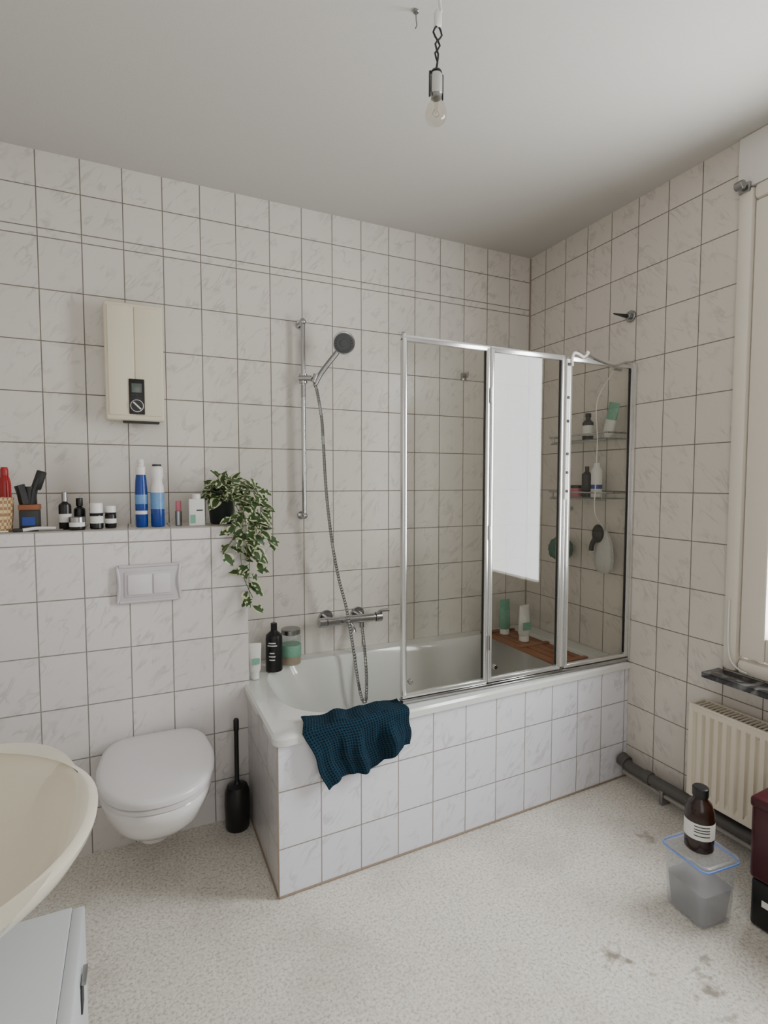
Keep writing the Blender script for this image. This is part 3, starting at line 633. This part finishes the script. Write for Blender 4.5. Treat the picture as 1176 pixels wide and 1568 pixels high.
# ------------------------------------------------------------------ radiator
b=B('panel_radiator')
ry0,ry1,rz0,rz1=-1.135,-2.05,.155,.530
n=220;vs=[];fs=[]
for k in range(n+1):
    y=ry0-.012+(ry1-ry0+.024)*k/n;ph=((ry0-.03-y)/.0333)%1.0
    dep=.011*(.5+.5*math.tanh(6*(math.cos(2*math.pi*ph)-.45)))
    for z,dd in ((rz0,0),(rz0+.02,0),(rz0+.035,1),(rz1-.045,1),(rz1-.03,0),(rz1-.008,0)):
        vs.append((-.120+dep*dd,y,z))
for k in range(n):
    for j in range(5): a=k*6+j;fs.append((a,a+6,a+7,a+1))
b.raw(RADW,vs,fs)
b.box(RADW,(-.106,ry1+.012,rz0+.005),(-.10,ry0-.012,rz1-.01))
b.box(RADW,(-.045,ry1+.012,rz0+.005),(-.037,ry0-.012,rz1-.01))
b.box(RADW,(-.121,ry0-.014,rz0),(-.030,ry0,rz1),.004);b.box(RADW,(-.121,ry1,rz0),(-.030,ry1+.014,rz1),.004)
b.box(RADW,(-.121,ry1+.01,rz1-.012),(-.112,ry0-.01,rz1),.002);b.box(RADW,(-.040,ry1+.01,rz1-.012),(-.030,ry0-.01,rz1),.002)
y=ry0-.03
while y>ry1+.03:
    b.box(RADW,(-.113,y-.005,rz1-.006),(-.039,y,rz1-.001))
    y-=.016
b.box(DARK,(-.112,ry1+.014,rz1-.03),(-.04,ry0-.014,rz1-.022))
for yy in (-1.25,-1.9): b.box(STEEL,(-.036,yy-.02,rz0+.03),(-.001,yy+.02,rz1-.03),.002)
b.done()
b=B('heating_pipes')
b.tube(PIPEG,[(-.055,-.775,.105),(-.058,-.80,.095),(-.06,-.86,.09),(-.06,-1.0,.09),(-.06,-1.2,.09),(-.06,-1.6,.09),(-.06,-2.0,.09)],.024,16,.02)
b.cyl(PIPEG,(-.055,-.762,.108),(-.057,-.80,.10),.031,20);b.cyl(PIPEG,(-.06,-.90,.09),(-.06,-.93,.09),.029,20)
b.tube(PIPEL,[(-.045,-.765,.045),(-.045,-1.0,.04),(-.045,-1.5,.04),(-.045,-2.0,.04)],.010,12,.03)
b.cyl(PIPEL,(-.07,-1.20,.10),(-.07,-1.20,.154),.009,12)
for yy in (-.98,-1.45): b.box(STEEL,(-.062,yy-.008,.0),(-.001,yy+.008,.066),.001)
b.done()
# ------------------------------------------------------------------ hooks
b=B('wall_hook');b.cyl(STEEL,(-.001,-.71,2.17),(-.012,-.71,2.17),.026,24);b.cyl(STEEL,(-.012,-.71,2.17),(-.03,-.71,2.17),.014,16);b.cyl(DARK,(-.03,-.705,2.17),(-.10,-.695,2.175),.009,14,r2=.003);b.done()
b=B('wall_hook');b.box(STEEL,(-.47,-.012,1.96),(-.44,-.001,2.00),.003);b.tube(STEEL,[(-.455,-.012,1.98),(-.455,-.04,1.975),(-.455,-.045,2.0)],.006,8);b.done()
b=B('curtain_rod_bracket');b.box(STEEL,(-.026,-1.240,2.48),(-.0125,-1.20,2.515),.002);b.cyl(STEEL,(-.026,-1.218,2.50),(-.055,-1.218,2.50),.010,14);b.cyl(STEEL,(-.05,-1.205,2.50),(-.05,-1.235,2.50),.016,16);b.done()
# ------------------------------------------------------------------ bulb
b=B('pendant_light_bulb')
bx,byy=-1.362,-1.245
b.tube(WPLAS,[(-1.337,-1.241,H-.001),(-1.352,-1.243,2.665),(-1.345,-1.240,2.645),(-1.357,-1.244,2.625)],.004,8)
b.box(WPLAS,(-1.367,-1.252,2.598),(-1.348,-1.236,2.638),.004)
b.tube(BLACK,[(-1.358,-1.244,2.603),(-1.372,-1.246,2.58),(-1.350,-1.243,2.555),(-1.366,-1.245,2.53),(-1.358,-1.245,2.51),(bx,byy,2.492)],.0026,8)
b.tube(DARK,[(-1.356,-1.244,2.603),(-1.346,-1.246,2.58),(-1.364,-1.243,2.555),(-1.356,-1.245,2.53),(bx,byy,2.492)],.0026,8)
dz=-.012
b.lathe(DARK,[(.006,.062),(.013,.058),(.016,.052)],(bx,byy,2.440+dz))
b.lathe(ALU,[(.0155,.0),(.0165,.004),(.0165,.044),(.0155,.050),(.012,.055)],(bx,byy,2.438+dz))
b.box(BLACK,(bx-.021,byy-.003,2.428+dz),(bx-.018,byy+.003,2.49+dz),.001);b.box(BLACK,(bx+.018,byy-.003,2.428+dz),(bx+.021,byy+.003,2.49+dz),.001);b.box(BLACK,(bx-.021,byy-.003,2.488+dz),(bx+.021,byy+.003,2.493+dz),.001)
q=(bx,byy,2.363+dz)
b.lathe(BULBG,[(.0135,.068),(.016,.058),(.024,.045),(.029,.03),(.0285,.018),(.024,.008),(.014,.0015),(.0001,.0)],q,40)
b.lathe(STEEL,[(.0138,.066),(.0138,.076)],q)
b.lathe(BULBG,[(.004,.03),(.005,.05),(.009,.066)],q,16)
b.tube(STEEL,[(bx-.004,byy,2.40+dz),(bx-.010,byy,2.388+dz),(bx,byy+.006,2.385+dz),(bx+.010,byy,2.388+dz),(bx+.004,byy,2.40+dz)],.0008,5)
b.done(ang=60)
b=B('ceiling_hook');b.cyl(STEEL,(-1.38,-1.165,H-.001),(-1.38,-1.165,H-.006),.008,14);b.tube(STEEL,[(-1.38,-1.165,H-.005),(-1.379,-1.165,2.665),(-1.377,-1.165,2.655),(-1.381,-1.165,2.645)],.002,6);b.done()
# ------------------------------------------------------------------ storage container, bottle, maroon box
b=B('plastic_storage_container')
A0=math.radians(-5);cc=Vector((-.462,-1.43,0))
Mc=Matrix.Translation(cc)@Euler((0,0,A0)).to_matrix().to_4x4()
def rr2(hx,hy,r,z,n=6):
    return [(*q,z) for q in rrect(-hx,hx,-hy,hy,r,r,n)]
b.loft(TUPP,[rr2(.062,.066,.02,.002),rr2(.068,.072,.022,.01),rr2(.074,.080,.022,.19),rr2(.076,.082,.022,.198)],True,False,M=Mc)
b.loft(TUPM,[rr2(.059,.063,.02,.008),rr2(.066,.072,.02,.11)],True,True,M=Mc)
LIDB=mat('lid_blue_seal',srgb(110,145,220),.4)
b.loft(LIDB,[rr2(.078,.084,.024,.198),rr2(.081,.087,.024,.200),rr2(.081,.087,.024,.2045),rr2(.078,.084,.024,.205)],False,False,M=Mc)
b.loft(TUPP,[rr2(.079,.085,.024,.206),rr2(.079,.085,.024,.213),rr2(.072,.078,.02,.215),rr2(.070,.076,.02,.210)],False,True,M=Mc)
b.done()
b=B('brown_pharmacy_bottle');q=(-.462,-1.425,.2155)
b.lathe(AMBER,[(.040,0),(.043,.004),(.044,.10),(.042,.125),(.034,.150),(.022,.163),(.020,.175)],q,32)
# paper label wrapped round the front two thirds, with dark print rows
def wrap(mt,r,za,zc,a0,a1):
    vs=[];fs=[];n_=16
    for k in range(n_+1):
        a=math.radians(a0+(a1-a0)*k/n_)
        for zz in (za,zc): vs.append((q[0]+r*math.cos(a),q[1]+r*math.sin(a),q[2]+zz))
    for k in range(n_): fs.append((k*2,k*2+2,k*2+3,k*2+1))
    b.raw(mt,vs,fs)
wrap(LABEL,.0446,.045,.098,-230,-35)
for zz in (.088,.078,.070,.058): wrap(DARK,.0449,zz,zz+.003,-165,-105)
b.lathe(BLACK,[(.022,.172),(.024,.174),(.024,.200),(.021,.203)],q,28);b.done()
b=B('maroon_storage_crate')
Mm=Matrix.Translation((-.20,-1.70,0))@Euler((0,0,math.radians(4))).to_matrix().to_4x4()
b.box(BLACK,(-.150,-.18,.001),(.050,.18,.155),.012,3,M=Mm);b.box(MAROON,(-.155,-.185,.155),(.055,.185,.40),.014,3,M=Mm);b.box(MAROON,(-.158,-.188,.385),(.058,.188,.42),.010,3,M=Mm)
b.box(BLACK,(-.158,-.07,.24),(-.154,.07,.28),.001,M=Mm);b.box(LABEL,(-.1515,.12,.08),(-.1495,.145,.10),M=Mm)
b.done()
# ------------------------------------------------------------------ lights
def area(name,loc,rot,sx_,sy_,P,col=(1,1,1)):
    l=bpy.data.lights.new(name,'AREA');l.shape='RECTANGLE';l.size=sx_;l.size_y=sy_;l.energy=P;l.color=col
    o=bpy.data.objects.new(name,l);o.location=loc;o.rotation_euler=rot;bpy.context.collection.objects.link(o);return o
area('window_daylight',(.10,(WY0+WY1)/2,(WZ0+WZ1)/2),(0,math.radians(90),0),WZ1-WZ0-.14,abs(WY1-WY0)-.14,86,(.975,.985,1))
area('rear_fill_light',(-1.9,YR+.03,1.7),(math.radians(90),0,0),1.3,1.8,11,(1,.98,.96))  # added fill lamp behind the camera to flatten the light, no real source there
w=bpy.data.worlds.new('World');S.world=w;w.use_nodes=True;w.node_tree.nodes['Background'].inputs[0].default_value=(.9,.95,1,1);w.node_tree.nodes['Background'].inputs[1].default_value=1.0
# ------------------------------------------------------------------ camera
cam=bpy.data.cameras.new('camera');cam.sensor_fit='HORIZONTAL';cam.sensor_width=36;cam.lens=824.3/1176*36;cam.clip_start=.02
co=bpy.data.objects.new('camera',cam);co.location=(-2.111,-2.529,1.407)
y=math.radians(-24.953);t=math.radians(90-3.229)
co.rotation_euler=Euler((t,0,y),'XYZ');bpy.context.collection.objects.link(co);S.camera=co
